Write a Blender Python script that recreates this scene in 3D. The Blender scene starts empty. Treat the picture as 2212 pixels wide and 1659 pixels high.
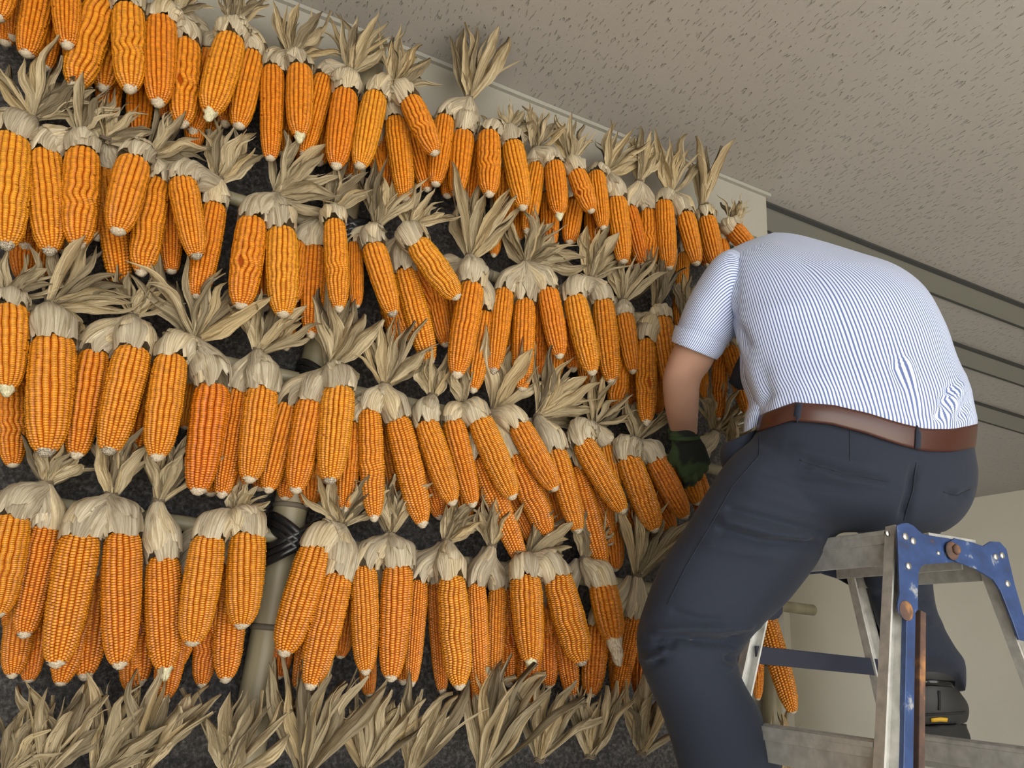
import bpy, bmesh, math, random
import numpy as np
from mathutils import Vector, Matrix, Quaternion
from mathutils.bvhtree import BVHTree

rng = random.Random(7)
nr = np.random.RandomState(11)
S = bpy.context.scene
COL = S.collection

# ------------------------------------------------------------------ camera
F, CX, CY = 1650.0, 1106.0, 829.5            # focal length in pixels of the 2212 x 1659 frame
pit, rol = math.radians(20.1), math.radians(4.8)
CAM = np.array([0.0, 0.0, 1.5])
fw = np.array([0, math.cos(pit), math.sin(pit)])
r0 = np.array([1.0, 0, 0]); u0 = np.array([0, -math.sin(pit), math.cos(pit)])
RT = math.cos(rol) * r0 + math.sin(rol) * u0
UP = -math.sin(rol) * r0 + math.cos(rol) * u0
cd = bpy.data.cameras.new('camera'); cd.sensor_width = 36.0; cd.lens = F / 2212 * 36.0
cd.clip_start = 0.05
cam = bpy.data.objects.new('camera', cd); COL.objects.link(cam)
M = Matrix((RT, UP, -fw)).transposed().to_4x4(); M.translation = Vector(CAM)
cam.matrix_world = M
S.camera = cam

# ------------------------------------------------------------------ world, light, exposure
w = bpy.data.worlds.new('sky'); S.world = w; w.use_nodes = True
bg = w.node_tree.nodes['Background']
bg.inputs[0].default_value = (0.95, 0.98, 1.0, 1); bg.inputs[1].default_value = 1.0
S.view_settings.view_transform = 'Standard'; S.view_settings.look = 'None'
S.view_settings.gamma = 1.0; S.view_settings.use_curve_mapping = False
S.view_settings.exposure = 2.0
sd = bpy.data.lights.new('sun', 'SUN'); sd.energy = 4.0; sd.angle = math.radians(8); sd.color = (1, .94, .84)
so = bpy.data.objects.new('sun', sd); COL.objects.link(so)
so.rotation_euler = (math.radians(30), 0, math.radians(24))

# ------------------------------------------------------------------ frame of the place: d along the corn wall, n out of it
ang = math.radians(66)
D = np.array([math.sin(ang), math.cos(ang), 0.0])
N = np.array([math.cos(ang), -math.sin(ang), 0.0])
Z = np.array([0, 0, 1.0])

def P(x, y, z):
    return CAM + z * (fw + (x - CX) / F * RT - (y - CY) / F * UP)
def ray(x, y):
    return fw + (x - CX) / F * RT - (y - CY) / F * UP
def proj(q):
    v = np.asarray(q, float) - CAM
    z = v @ fw
    return np.stack([CX + F * (v @ RT) / z, CY - F * (v @ UP) / z, z], -1)
WALL = -(((P(100, 1300, 1.25) - CAM) @ N)) + 0.165     # distance from the lens to the wall face
def on(x, y, o):
    """the point of the vertical plane that stands o metres in front of the corn wall"""
    v = ray(x, y); return CAM + v * (-(WALL - o) / (v @ N))
def dn(dd, nn, z):
    return D * dd + N * nn + Z * z
def plane_pt(x, y, q, nv):
    v = ray(x, y); return CAM + v * (((q - CAM) @ nv) / (v @ nv))
WN = -WALL                                              # wall face in n
CEIL = on(1100, 196, 0)[2]
CORN = on(1655, 440, 0) @ D                             # right-hand end of the corn wall in d

# ------------------------------------------------------------------ materials
def mat(name, base=(.5, .5, .5), rough=.6, metal=0.0, spec=.5):
    m = bpy.data.materials.new(name); m.use_nodes = True
    b = m.node_tree.nodes['Principled BSDF']
    b.inputs['Base Color'].default_value = (*base, 1); b.inputs['Roughness'].default_value = rough
    b.inputs['Metallic'].default_value = metal; b.inputs['Specular IOR Level'].default_value = spec
    return m
class G:
    """short hand for node graphs"""
    def __init__(s, m): s.t = m.node_tree; s.b = s.t.nodes['Principled BSDF']
    def n(s, kind, **kw):
        nd = s.t.nodes.new(kind)
        for k, v in kw.items():
            if k[0] == '_': setattr(nd, k[1:], v)
            else: nd.inputs[int(k[1:]) if k[1:].isdigit() else k].default_value = v
        return nd
    def l(s, a, b): s.t.links.new(a, b)
    def coord(s, kind='Object'): return s.n('ShaderNodeTexCoord').outputs[kind]
    def mapping(s, src, scale=(1, 1, 1), rot=(0, 0, 0)):
        m = s.n('ShaderNodeMapping'); m.inputs['Scale'].default_value = scale; m.inputs['Rotation'].default_value = rot
        s.l(src, m.inputs[0]); return m.outputs[0]
    def noise(s, src, scale=5, detail=3, rough=.5):
        t = s.n('ShaderNodeTexNoise'); t.inputs['Scale'].default_value = scale
        t.inputs['Detail'].default_value = detail; t.inputs['Roughness'].default_value = rough
        s.l(src, t.inputs['Vector']); return t.outputs[0]
    def ramp(s, src, stops):
        r = s.n('ShaderNodeValToRGB'); e = r.color_ramp.elements
        while len(e) < len(stops): e.new(.5)
        for el, (p, c) in zip(e, stops):
            el.position = p; el.color = (*c, 1) if len(c) == 3 else c
        s.l(src, r.inputs[0]); return r.outputs[0]
    def mix(s, fac, a, b, mode='MIX'):
        m = s.n('ShaderNodeMix', _data_type='RGBA', _blend_type=mode)
        for sock, v in ((m.inputs[0], fac), (m.inputs[6], a), (m.inputs[7], b)):
            if hasattr(v, 'links'): s.l(v, sock)
            elif isinstance(v, (int, float)): sock.default_value = v
            else: sock.default_value = (*v, 1)
        return m.outputs[2]
    def math(s, op, a, b=0.0):
        m = s.n('ShaderNodeMath', _operation=op)
        for sock, v in ((m.inputs[0], a), (m.inputs[1], b)):
            if hasattr(v, 'links'): s.l(v, sock)
            else: sock.default_value = v
        return m.outputs[0]
    def attr(s, name, kind='GEOMETRY'):
        a = s.n('ShaderNodeAttribute', _attribute_name=name, _attribute_type=kind); return a
    def base(s, c): s.l(c, s.b.inputs['Base Color'])
    def bump(s, h, strength=.3, dist=.01):
        b = s.n('ShaderNodeBump'); b.inputs['Strength'].default_value = strength
        b.inputs['Distance'].default_value = dist
        s.l(h, b.inputs['Height']); s.l(b.outputs[0], s.b.inputs['Normal'])

# ceiling: grey-beige spray plaster, its short grooves running square to the corn wall
m_ceil = mat('ceiling_plaster', (.46, .43, .385), .9, spec=.2); g = G(m_ceil)
co = g.mapping(g.coord(), rot=(0, 0, -math.radians(24)))
dash = g.noise(g.mapping(co, (140, 32, 1)), 1.0, 2)
dash = g.ramp(dash, [(.625, (0, 0, 0)), (.69, (1, 1, 1))])
fine = g.noise(co, 160, 2)
h = g.math('SUBTRACT', g.math('MULTIPLY', fine, .16), g.math('MULTIPLY', dash, 1.0))
g.bump(h, .9, .004)
g.base(g.mix(g.noise(co, 1.2, 2), (.365, .345, .32), (.405, .382, .355)))
# light plastered wall
m_wall = mat('wall_plaster', (.55, .51, .43), .9, spec=.2); g = G(m_wall)
co = g.coord()
g.base(g.mix(g.noise(co, 2.5, 3), (.58, .54, .445), (.65, .605, .505)))
g.bump(g.noise(co, 120, 3), .5, .003)
m_wall_dim = mat('wall_plaster_dim', (.36, .345, .295), .9, spec=.2); g = G(m_wall_dim)  # same paint as the end wall, darkened to stand in for dimmer light
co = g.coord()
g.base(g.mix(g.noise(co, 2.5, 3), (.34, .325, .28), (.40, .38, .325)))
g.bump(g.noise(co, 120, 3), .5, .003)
# dark stucco behind the corn
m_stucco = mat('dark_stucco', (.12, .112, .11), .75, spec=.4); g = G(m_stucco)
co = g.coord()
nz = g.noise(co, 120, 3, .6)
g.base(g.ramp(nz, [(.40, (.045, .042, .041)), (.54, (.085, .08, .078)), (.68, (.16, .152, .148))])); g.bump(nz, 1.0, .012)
m_batten = mat('grey_green_batten', (.24, .235, .20), .6)
m_gap = mat('groove_shade', (.045, .045, .042), .8)
m_trim = mat('grey_trim', (.36, .35, .31), .6)
m_floor = mat('concrete_floor', (.42, .40, .37), .85); g = G(m_floor)
g.base(g.mix(g.noise(g.coord(), 3, 5), (.56, .53, .48), (.66, .63, .575)))

# kernels: crown paler than the flanks, partly pigment, partly highlight and groove shade put into the colour, hue by ear and by kernel
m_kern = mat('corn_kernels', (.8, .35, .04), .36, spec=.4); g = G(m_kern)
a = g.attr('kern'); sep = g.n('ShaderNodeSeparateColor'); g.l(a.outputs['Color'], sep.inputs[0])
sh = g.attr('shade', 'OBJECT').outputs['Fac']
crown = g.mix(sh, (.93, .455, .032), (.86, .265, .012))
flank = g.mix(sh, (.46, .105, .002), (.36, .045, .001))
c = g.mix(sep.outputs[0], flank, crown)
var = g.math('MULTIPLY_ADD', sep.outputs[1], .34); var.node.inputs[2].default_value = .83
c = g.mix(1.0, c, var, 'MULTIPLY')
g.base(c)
g.b.inputs['Subsurface Weight'].default_value = 0.0
g.b.inputs['Coat Weight'].default_value = .25; g.b.inputs['Coat Roughness'].default_value = .15
def tipmat(name, a_, b_):
    m = mat(name, a_, .85, spec=.2); g = G(m)
    nz = g.noise(g.coord(), 5, 4, .7)
    g.base(g.ramp(nz, [(.38, a_), (.62, b_)])); g.bump(nz, .5, .002); return m
m_tipw = tipmat('pale_cob', (.44, .34, .22), (.80, .71, .56))
m_tipd = tipmat('dark_cob', (.06, .05, .04), (.80, .70, .54))
m_tipy = tipmat('mouldy_cob', (.50, .46, .26), (.86, .80, .58))

def huskmat(name, lo, hi, brown, lo_=.7):
    m = mat(name, hi, .62, spec=.25); g = G(m)
    uv = g.coord('UV'); oi = g.n('ShaderNodeObjectInfo').outputs['Random']
    mp = g.n('ShaderNodeCombineXYZ'); g.l(g.math('MULTIPLY', oi, 40.0), mp.inputs[2])
    ad = g.n('ShaderNodeVectorMath', _operation='ADD'); g.l(g.mapping(uv, (9, .9, 1)), ad.inputs[0]); g.l(mp.outputs[0], ad.inputs[1])
    vein = g.noise(ad.outputs[0], 2.4, 4, .65)
    c = g.ramp(vein, [(.33, lo), (.62, hi)])
    ad2 = g.n('ShaderNodeVectorMath', _operation='ADD'); g.l(g.mapping(uv, (2, 2, 1)), ad2.inputs[0]); g.l(mp.outputs[0], ad2.inputs[1])
    spot = g.ramp(g.noise(ad2.outputs[0], 1.4, 3), [(.58, (0, 0, 0)), (.75, (1, 1, 1))])
    c = g.mix(g.math('MULTIPLY', spot, .55), c, brown)
    c = g.mix(1.0, c, g.ramp(oi, [(0, (lo_, lo_ * .96, lo_ * .92)), (.35, (.86, .84, .80)), (.7, (1.04, 1.02, .98)), (1, (1.0, .92, .76))]), 'MULTIPLY')
    g.base(c); g.bump(g.noise(g.mapping(uv, (34, .8, 1)), 3.0, 2), .35, .004)
    tr = g.n('ShaderNodeBsdfTranslucent'); g.l(c, tr.inputs[0])
    ms = g.n('ShaderNodeMixShader'); ms.inputs[0].default_value = .22
    g.l(g.b.outputs[0], ms.inputs[1]); g.l(tr.outputs[0], ms.inputs[2])
    g.l(ms.outputs[0], g.t.nodes['Material Output'].inputs[0])
    return m
m_husk = huskmat('dry_husk', (.44, .355, .22), (.88, .80, .635), (.30, .19, .085))
m_leaf = huskmat('dry_husk_tuft', (.27, .20, .10), (.75, .64, .44), (.17, .105, .045), .38)
m_tie = mat('twine', (.16, .12, .08), .9)
m_bam = mat('bamboo', (.40, .36, .23), .45); g = G(m_bam)
nz = g.noise(g.mapping(g.coord(), (30, 30, 1.5)), 1.0, 3)
g.base(g.ramp(nz, [(.3, (.21, .185, .11)), (.7, (.36, .31, .20))]))
m_node = mat('bamboo_node', (.15, .125, .09), .7)
m_black = mat('black_rubber', (.012, .012, .013), .25)

# ------------------------------------------------------------------ mesh helpers
def link(o, parent=None):
    COL.objects.link(o)
    if parent is not None: o.parent = parent
    return o
def mesh(name, v, f, uv=None, smooth=True):
    me = bpy.data.meshes.new(name)
    v = np.asarray(v, float)
    me.from_pydata([tuple(q) for q in v], [], [tuple(int(i) for i in q) for q in f])
    if smooth: me.polygons.foreach_set('use_smooth', [True] * len(me.polygons))
    if uv is not None:
        ul = me.uv_layers.new(name='UVMap')
        idx = np.empty(len(me.loops), int); me.loops.foreach_get('vertex_index', idx)
        ul.data.foreach_set('uv', np.asarray(uv, float)[idx].ravel())
    me.update(); return me
def obj(name, me, m, parent=None, loc=None, world=False):
    """one mesh object; world=True: the mesh is in world space and the parent only carries a location"""
    if m is not None and not me.materials: me.materials.append(m)
    o = bpy.data.objects.new(name, me); link(o, parent)
    if world and parent is not None:
        q = parent
        off = Vector((0, 0, 0))
        while q is not None: off += q.location; q = q.parent
        o.location = -off
    if loc is not None: o.location = Vector(loc)
    return o
def empty(name, loc, label, cat, group=None):
    o = bpy.data.objects.new(name, None); link(o); o.location = Vector(loc)
    o.empty_display_size = .02
    return tag(o, label, cat, group)
def tag(o, label, cat, group=None):
    o['label'] = label; o['category'] = cat
    if group: o['group'] = group
    return o
def struct(o, label=None, cat=None):
    o['kind'] = 'structure'
    if label: o['label'] = label
    if cat: o['category'] = cat
    return o
def gridfaces(a, b, wrap=False):
    fs = []
    for i in range(a - 1):
        for j in range(b - (0 if wrap else 1)):
            k = (j + 1) % b
            fs.append((i * b + j, i * b + k, (i + 1) * b + k, (i + 1) * b + j))
    return fs
def unit(v):
    v = np.asarray(v, float); return v / np.linalg.norm(v)
def boxmesh(name, o, ax, ay, az, bev=0.0):
    """box from corner o along three edge vectors"""
    v = [o + ax * i + ay * j + az * k for k in (0, 1) for j in (0, 1) for i in (0, 1)]
    f = [(0, 2, 3, 1), (4, 5, 7, 6), (0, 1, 5, 4), (2, 6, 7, 3), (0, 4, 6, 2), (1, 3, 7, 5)]
    me = mesh(name, v, f, smooth=False)
    if np.dot(np.cross(ax, ay), az) < 0: me.flip_normals()
    if bev:
        bm = bmesh.new(); bm.from_mesh(me)
        bmesh.ops.bevel(bm, geom=bm.edges[:], offset=bev, segments=2, affect='EDGES', profile=.6)
        bm.to_mesh(me); bm.free()
    return me
def bar(name, p, q, side, wd, th, bev=.0015):
    """rectangular bar from p to q; wd along side, th square to both, centred"""
    ax = q - p; s = unit(side - unit(ax) * np.dot(side, unit(ax))); t = unit(np.cross(ax, s))
    return boxmesh(name, p - s * wd / 2 - t * th / 2, ax, s * wd, t * th, bev)
def tube(path, rad, seg=10, capped=True):
    path = np.asarray(path, float); n = len(path)
    rad = np.broadcast_to(rad, (n,)).astype(float)
    tan = np.gradient(path, axis=0)
    ref = np.array([.31, .22, .92]); vs = []
    for i in range(n):
        t = unit(tan[i]); a = np.cross(t, ref)
        if np.linalg.norm(a) < 1e-3: a = np.cross(t, [1, 0, 0])
        a = unit(a); b = np.cross(t, a); ref = np.cross(a, t) * 1.0 if i == -1 else ref
        for k in range(seg):
            th = 2 * math.pi * k / seg
            vs.append(path[i] + rad[i] * (a * math.cos(th) + b * math.sin(th)))
    f = gridfaces(n, seg, True)
    if capped:
        f.append(tuple(range(seg - 1, -1, -1))); f.append(tuple((n - 1) * seg + k for k in range(seg)))
    return vs, f
def join(parts):
    V, Fc, o = [], [], 0
    for v, f in parts:
        V += list(v); Fc += [tuple(i + o for i in q) for q in f]; o += len(v)
    return V, Fc
def bez(p0, p1, p2, p3, n):
    t = np.linspace(0, 1, n)[:, None]
    return (1 - t) ** 3 * p0 + 3 * (1 - t) ** 2 * t * p1 + 3 * (1 - t) * t * t * p2 + t ** 3 * p3
def catmull(pts, sub):
    pts = np.asarray(pts, float); n = len(pts); out = []
    for i in range(n - 1):
        p0 = pts[max(i - 1, 0)]; p1 = pts[i]; p2 = pts[i + 1]; p3 = pts[min(i + 2, n - 1)]
        for k in range(sub):
            t = k / sub
            out.append(.5 * ((2 * p1) + (-p0 + p2) * t + (2 * p0 - 5 * p1 + 4 * p2 - p3) * t * t + (-p0 + 3 * p1 - 3 * p2 + p3) * t ** 3))
    out.append(pts[-1]); return np.array(out)
def ordinal(k):
    a = ['', 'first', 'second', 'third', 'fourth', 'fifth', 'sixth', 'seventh', 'eighth', 'ninth', 'tenth', 'eleventh', 'twelfth',
         'thirteenth', 'fourteenth', 'fifteenth', 'sixteenth', 'seventeenth', 'eighteenth', 'nineteenth']
    if k < 20: return a[k]
    t = ['', '', 'twenty', 'thirty', 'forty', 'fifty'][k // 10]
    if k % 10 == 0: return {20: 'twentieth', 30: 'thirtieth', 40: 'fortieth', 50: 'fiftieth'}[k]
    return t + '-' + a[k % 10]

# ------------------------------------------------------------------ the setting
def slab(name, d0, d1, n0, n1, z0, z1, m):
    return obj(name, boxmesh(name, dn(d0, n0, z0), D * (d1 - d0), N * (n1 - n0), Z * (z1 - z0)), m)
ENDD = 5.914; CANOPY = 2.6; OPL, OPR, OPH = -1.7, 3.2, 2.85
struct(slab('floor', -14, 14, -9, 14, -.1, 0, m_floor), 'pale concrete floor below the ladder', 'floor')
struct(slab('ceiling', -3.4, ENDD + .15, -6.0, CANOPY, CEIL, CEIL + .2, m_ceil), 'grey-beige textured plaster ceiling', 'ceiling')
ZL = on(700, 210, 0)[2]                                  # underside of the light lintel
PIL = on(1585, 520, 0) @ D                               # left side of the light end pillar
wl = slab('wall_back', -3.4, CORN, WN - .16, WN - .02, 0, CEIL, m_wall_dim)
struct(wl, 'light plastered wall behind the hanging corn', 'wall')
struct(slab('trim_1', -3.4, CORN, WN - .02, WN, ZL, CEIL - .012, m_wall_dim), 'light plastered lintel band under the ceiling', 'lintel')
struct(slab('trim_2', PIL, CORN, WN - .02, WN, 0, ZL, m_wall_dim), 'light plastered pillar at the end of the corn wall', 'pillar')
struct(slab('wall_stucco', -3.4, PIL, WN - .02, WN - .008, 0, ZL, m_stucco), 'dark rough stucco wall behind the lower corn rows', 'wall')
struct(slab('trim_3', -3.4, CORN + .012, WN, WN + .012, CEIL - .013, CEIL - .001, m_trim), 'thin grey trim where lintel meets ceiling', 'trim')
struct(slab('wall_end', ENDD, ENDD + .15, -6.0, CANOPY, 0, CEIL, m_wall), 'cream plastered end wall beyond the ladder', 'wall')
WL, WR, WB, WT = 2.2, 4.6, .8, 2.65               # unseen window added to brighten the space behind the corn wall
for nm_, d0, d1, z0, z1 in (('left', -3.4, WL, 0, CEIL), ('right', WR, ENDD, 0, CEIL), ('below', WL, WR, 0, WB), ('above', WL, WR, WT, CEIL)):
    struct(slab('wall_far_' + nm_, d0, d1, -6.15, -6.0, z0, z1, m_wall), 'cream far wall %s the added window behind the corn wall' % {'left': 'left of', 'right': 'right of'}.get(nm_, nm_), 'wall')
wf = struct(slab('added_window_1', WL, WR, -6.1, -6.05, WB, WB + .05, m_batten), 'grey-green frame of the added, unseen window that lights the space behind the corn', 'window')
for d0, d1, z0, z1 in ((WL, WR, WT - .05, WT), (WL, WL + .05, WB, WT), (WR - .05, WR, WB, WT), ((WL + WR) / 2 - .03, (WL + WR) / 2 + .03, WB, WT)):
    obj('frame_bar', boxmesh('frame_bar', dn(d0, -6.1, z0), D * (d1 - d0), N * .05, Z * (z1 - z0)), m_batten, wf)
struct(slab('wall_added_side', -3.55, -3.4, -6.0, CANOPY, 0, CEIL, m_wall), 'added, unseen cream wall left of the corn, cutting side light', 'wall')  # unseen wall added to keep light from coming in at the left
struct(slab('wall_added_left', -3.55, OPL, CANOPY, CANOPY + .15, 0, CEIL, m_wall), 'added cream wall left of the added light entrance behind the viewer', 'wall')  # unseen front walls and entrance added to narrow and direct the daylight
struct(slab('wall_added_right', OPR, ENDD + .15, CANOPY, CANOPY + .15, 0, CEIL, m_wall), 'added cream wall right of the added light entrance behind the viewer', 'wall')
struct(slab('wall_added_top', OPL, OPR, CANOPY, CANOPY + .15, OPH, CEIL, m_wall), 'added cream wall over the added light entrance behind the viewer', 'wall')
k = 4
for i, (a_, b_) in enumerate([(-1.7156, -1.8241), (-2.1084, -2.2375), (-2.5485, -2.7056)]):
    which = ['nearest', 'middle', 'farthest'][i]
    t = struct(slab('trim_%d' % k, -3.3, ENDD, b_, a_, CEIL - .006, CEIL - .001, m_batten), which + ' grey-green ceiling strip beyond the corn wall', 'ceiling strip'); k += 1
    for e, wd in ((a_, .022), (b_ - .012, .012)):
        o = obj('groove_line', boxmesh('groove_line', dn(-3.3, e, CEIL - .008), D * (ENDD + 3.3), N * wd, Z * .007), m_gap, t)  # dark strip standing in for the shaded groove along the batten edge
# ------------------------------------------------------------------ ears of corn: (base x, y, tip x, y, width, layer, shade, tip) in photo pixels
EARS = {
'A': [(25,-140,-5,42,62,0,.6,'n'),(95,-60,57,120,68,.6,.6,'n'),(25,-60,12,96,58,1.6,.7,'n'),(140,-80,146,106,66,0,.55,'w'),(125,-30,100,130,55,1.8,.7,'n'),
 (217,8,160,195,75,.4,.3,'w'),(277,18,281,201,72,0,.3,'w'),(350,43,341,231,70,0,.75,'w'),(404,93,393,276,68,.5,.5,'w'),(500,83,448,262,72,0,.3,'m'),
 (545,118,515,275,62,.6,.45,'n'),(305,165,298,300,55,1.7,.75,'n'),(415,200,422,320,46,1.6,.75,'n'),(235,120,235,262,55,2.2,.8,'n'),
 (590,148,584,345,54,.4,.6,'n'),(648,147,647,310,60,0,.6,'m'),(700,168,655,343,55,.7,.55,'w'),(747,200,725,366,62,.2,.65,'w'),(812,206,777,361,62,0,.15,'n'),
 (885,215,942,336,56,-.5,.6,'w'),(855,258,877,434,58,.5,.5,'n'),(961,255,940,400,50,.6,.55,'n'),(897,300,924,414,46,1.0,.75,'w'),(1002,288,985,423,52,.4,.65,'w'),
 (1056,288,1057,426,54,0,.6,'w'),(815,320,825,395,44,1.8,.7,'n'),(1106,309,1131,455,54,0,.3,'w'),(1160,355,1138,506,46,.7,.45,'w'),(1198,353,1209,477,47,.2,.5,'m'),
 (1085,370,1092,490,45,1.2,.55,'w'),(1122,430,1117,522,40,1.8,.6,'w'),(1187,420,1187,540,44,1.3,.7,'n'),(1240,440,1230,525,45,1.2,.6,'n'),
 (1244,371,1279,460,46,-.2,.5,'w'),(1287,374,1304,498,44,.3,.55,'w'),(1280,460,1290,580,44,1.3,.6,'n'),(1333,428,1347,567,48,.1,.4,'n'),(1358,448,1391,577,40,.8,.85,'w'),
 (1401,455,1407,573,43,.9,.5,'n'),(1434,436,1446,582,43,.3,.45,'n'),(1480,463,1506,574,45,0,.45,'w'),(1526,471,1548,575,44,.1,.5,'n'),(1475,550,1472,640,33,1.2,.5,'w'),
 (1582,492,1640,560,44,.4,.5,'n'),(1074,450,1066,556,34,1.9,.45,'w'),(1556,520,1560,600,40,1.2,.7,'n')],
'B': [(24,296,14,540,84,0,.15,'d'),(98,330,108,552,76,.3,.35,'d'),(179,327,168,538,76,.1,.45,'w'),(290,346,252,507,78,-.3,.55,'w'),(336,389,304,597,66,.5,.5,'w'),
 (232,370,262,626,62,1.2,.5,'n'),(393,389,426,560,66,0,.5,'d'),(464,443,426,644,60,.7,.55,'n'),(372,455,365,582,55,1.8,.75,'n'),(45,470,50,604,55,1.7,.75,'n'),
 (90,480,88,600,50,2.0,.7,'n'),(546,475,520,664,72,.1,.65,'n'),(608,497,612,682,72,0,.1,'n'),(645,525,635,652,42,1.0,.45,'n'),(630,630,618,758,38,1.9,.6,'w'),
 (678,532,672,731,56,1.0,.65,'w'),(722,478,733,675,54,-.2,.3,'w'),(765,526,770,664,38,.8,.5,'n'),(806,530,850,684,60,.1,.45,'d'),(825,610,869,766,38,1.4,.5,'n'),
 (873,583,931,790,58,.7,.4,'w'),(899,524,990,647,62,-.4,.05,'w'),(938,615,963,750,48,1.2,.75,'w'),(1020,615,985,818,62,0,.5,'w'),(1050,677,1021,850,48,.7,.4,'w'),
 (1090,627,1065,808,48,.5,.45,'d'),(1134,649,1127,843,52,.3,.55,'n'),(1183,625,1210,776,52,.1,.65,'w'),(1205,700,1195,827,46,1.2,.6,'w'),(1240,641,1281,812,58,-.2,.15,'w'),
 (1302,649,1322,832,54,.3,.4,'w'),(1262,735,1267,840,44,1.7,.6,'w'),(1349,679,1368,808,44,.5,.45,'w'),(1342,745,1330,888,48,1.2,.5,'w'),(1395,736,1397,920,50,.3,.4,'w'),
 (1430,687,1447,835,50,.1,.4,'n'),(1420,760,1424,897,28,1.2,.65,'n'),(1556,770,1550,907,36,.8,.55,'n'),(1576,748,1614,893,38,.1,.35,'n'),(1519,795,1520,868,24,1.0,.6,'n'),
 (1470,640,1480,760,40,1.0,.6,'n')],
'C': [(24,664,14,858,80,0,.3,'m'),(117,730,98,987,98,.1,.45,'d'),(206,762,163,992,76,.7,.6,'w'),(290,754,233,983,84,0,.3,'d'),(371,770,338,997,78,-.2,.3,'w'),
 (315,800,325,905,52,1.8,.6,'n'),(410,830,400,925,42,1.5,.35,'n'),(461,834,426,1070,84,0,.85,'w'),(513,842,478,1077,62,.7,.6,'w'),(568,839,538,1044,76,.1,.4,'w'),
 (619,875,578,1066,64,.7,.5,'w'),(671,864,638,1067,68,.2,.65,'w'),(733,838,712,1046,78,-.2,.2,'d'),(760,915,744,1108,56,.7,.55,'w'),(798,886,809,1128,56,.3,.45,'w'),
 (858,902,915,1141,62,.2,.4,'w'),(920,910,980,1093,60,0,.3,'w'),(977,907,1023,1097,56,.4,.55,'w'),(965,1020,960,1127,44,1.8,.7,'n'),(1000,1040,1005,1133,46,1.6,.6,'w'),
 (25,830,28,1007,60,1.3,.5,'n'),(1034,902,1110,1080,62,0,.2,'w'),(1035,990,1128,1216,58,.7,.5,'n'),(1105,980,1189,1161,58,.5,.5,'w'),(1118,915,1202,1061,58,-.2,.4,'w'),
 (1199,972,1251,1153,56,.1,.35,'w'),(1237,1010,1305,1229,58,.7,.6,'w'),(1256,953,1349,1110,60,-.2,.2,'w'),(1308,960,1327,1060,46,.9,.4,'n'),(1354,986,1419,1151,62,.1,.4,'w'),
 (1414,989,1482,1123,54,.2,.7,'w'),(1476,1006,1508,1088,50,.7,.3,'n'),(1300,1050,1314,1163,46,1.5,.7,'n'),(1322,1130,1328,1232,48,1.8,.75,'n'),(1185,1060,1208,1145,46,1.6,.75,'n'),
 (680,960,668,1092,60,1.7,.75,'n'),(1500,1020,1530,1130,46,1.1,.6,'n')],
'D': [(26,1115,-6,1330,82,0,.35,'n'),(100,1135,50,1380,76,.5,.6,'w'),(175,1154,120,1444,92,0,.3,'w'),(266,1151,258,1447,84,.1,.55,'w'),(352,1203,356,1472,76,.3,.55,'m'),
 (452,1159,414,1392,80,-.2,.25,'n'),(537,1152,521,1360,84,0,.25,'w'),(505,1230,487,1477,68,1.0,.55,'w'),(455,1300,435,1487,54,1.8,.7,'w'),(388,1290,352,1534,64,1.1,.8,'m'),
 (295,1320,283,1510,62,1.5,.65,'m'),(190,1250,130,1479,64,1.1,.5,'n'),(60,1250,25,1467,62,1.2,.6,'w'),(90,1300,62,1472,54,1.8,.75,'n'),
 (684,1181,611,1420,82,.1,.4,'w'),(731,1240,668,1492,76,0,.45,'w'),(787,1224,790,1460,62,.2,.4,'w'),(861,1221,844,1474,74,0,.55,'w'),(905,1254,888,1485,48,.6,.5,'w'),
 (940,1255,956,1502,44,1.3,.75,'w'),(975,1245,993,1492,68,-.1,.25,'w'),(1029,1261,1036,1514,48,.4,.55,'w'),(1076,1269,1064,1482,46,1.0,.35,'w'),(792,1390,797,1502,42,1.6,.7,'n'),
 (625,1330,602,1468,46,1.9,.85,'w'),(748,1290,735,1420,50,1.7,.75,'n'),(1134,1243,1149,1448,76,0,.4,'m'),(1152,1300,1136,1528,64,1.0,.75,'w'),(1202,1241,1259,1439,72,-.1,.25,'d'),
 (1210,1300,1237,1512,54,1.0,.6,'w'),(1300,1259,1338,1440,66,.1,.45,'b'),(1368,1335,1333,1517,48,.9,.6,'n'),(1180,1300,1186,1485,52,1.6,.8,'n'),(1292,1350,1276,1503,56,1.6,.75,'n'),
 (1392,1390,1386,1505,52,1.7,.75,'n'),(1110,1300,1106,1470,50,1.9,.75,'n'),
 (1644,1300,1713,1540,50,.2,.4,'n'),(1637,1360,1637,1512,27,.7,.5,'n'),(1620,1400,1622,1492,24,.9,.65,'n')],
}
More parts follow.
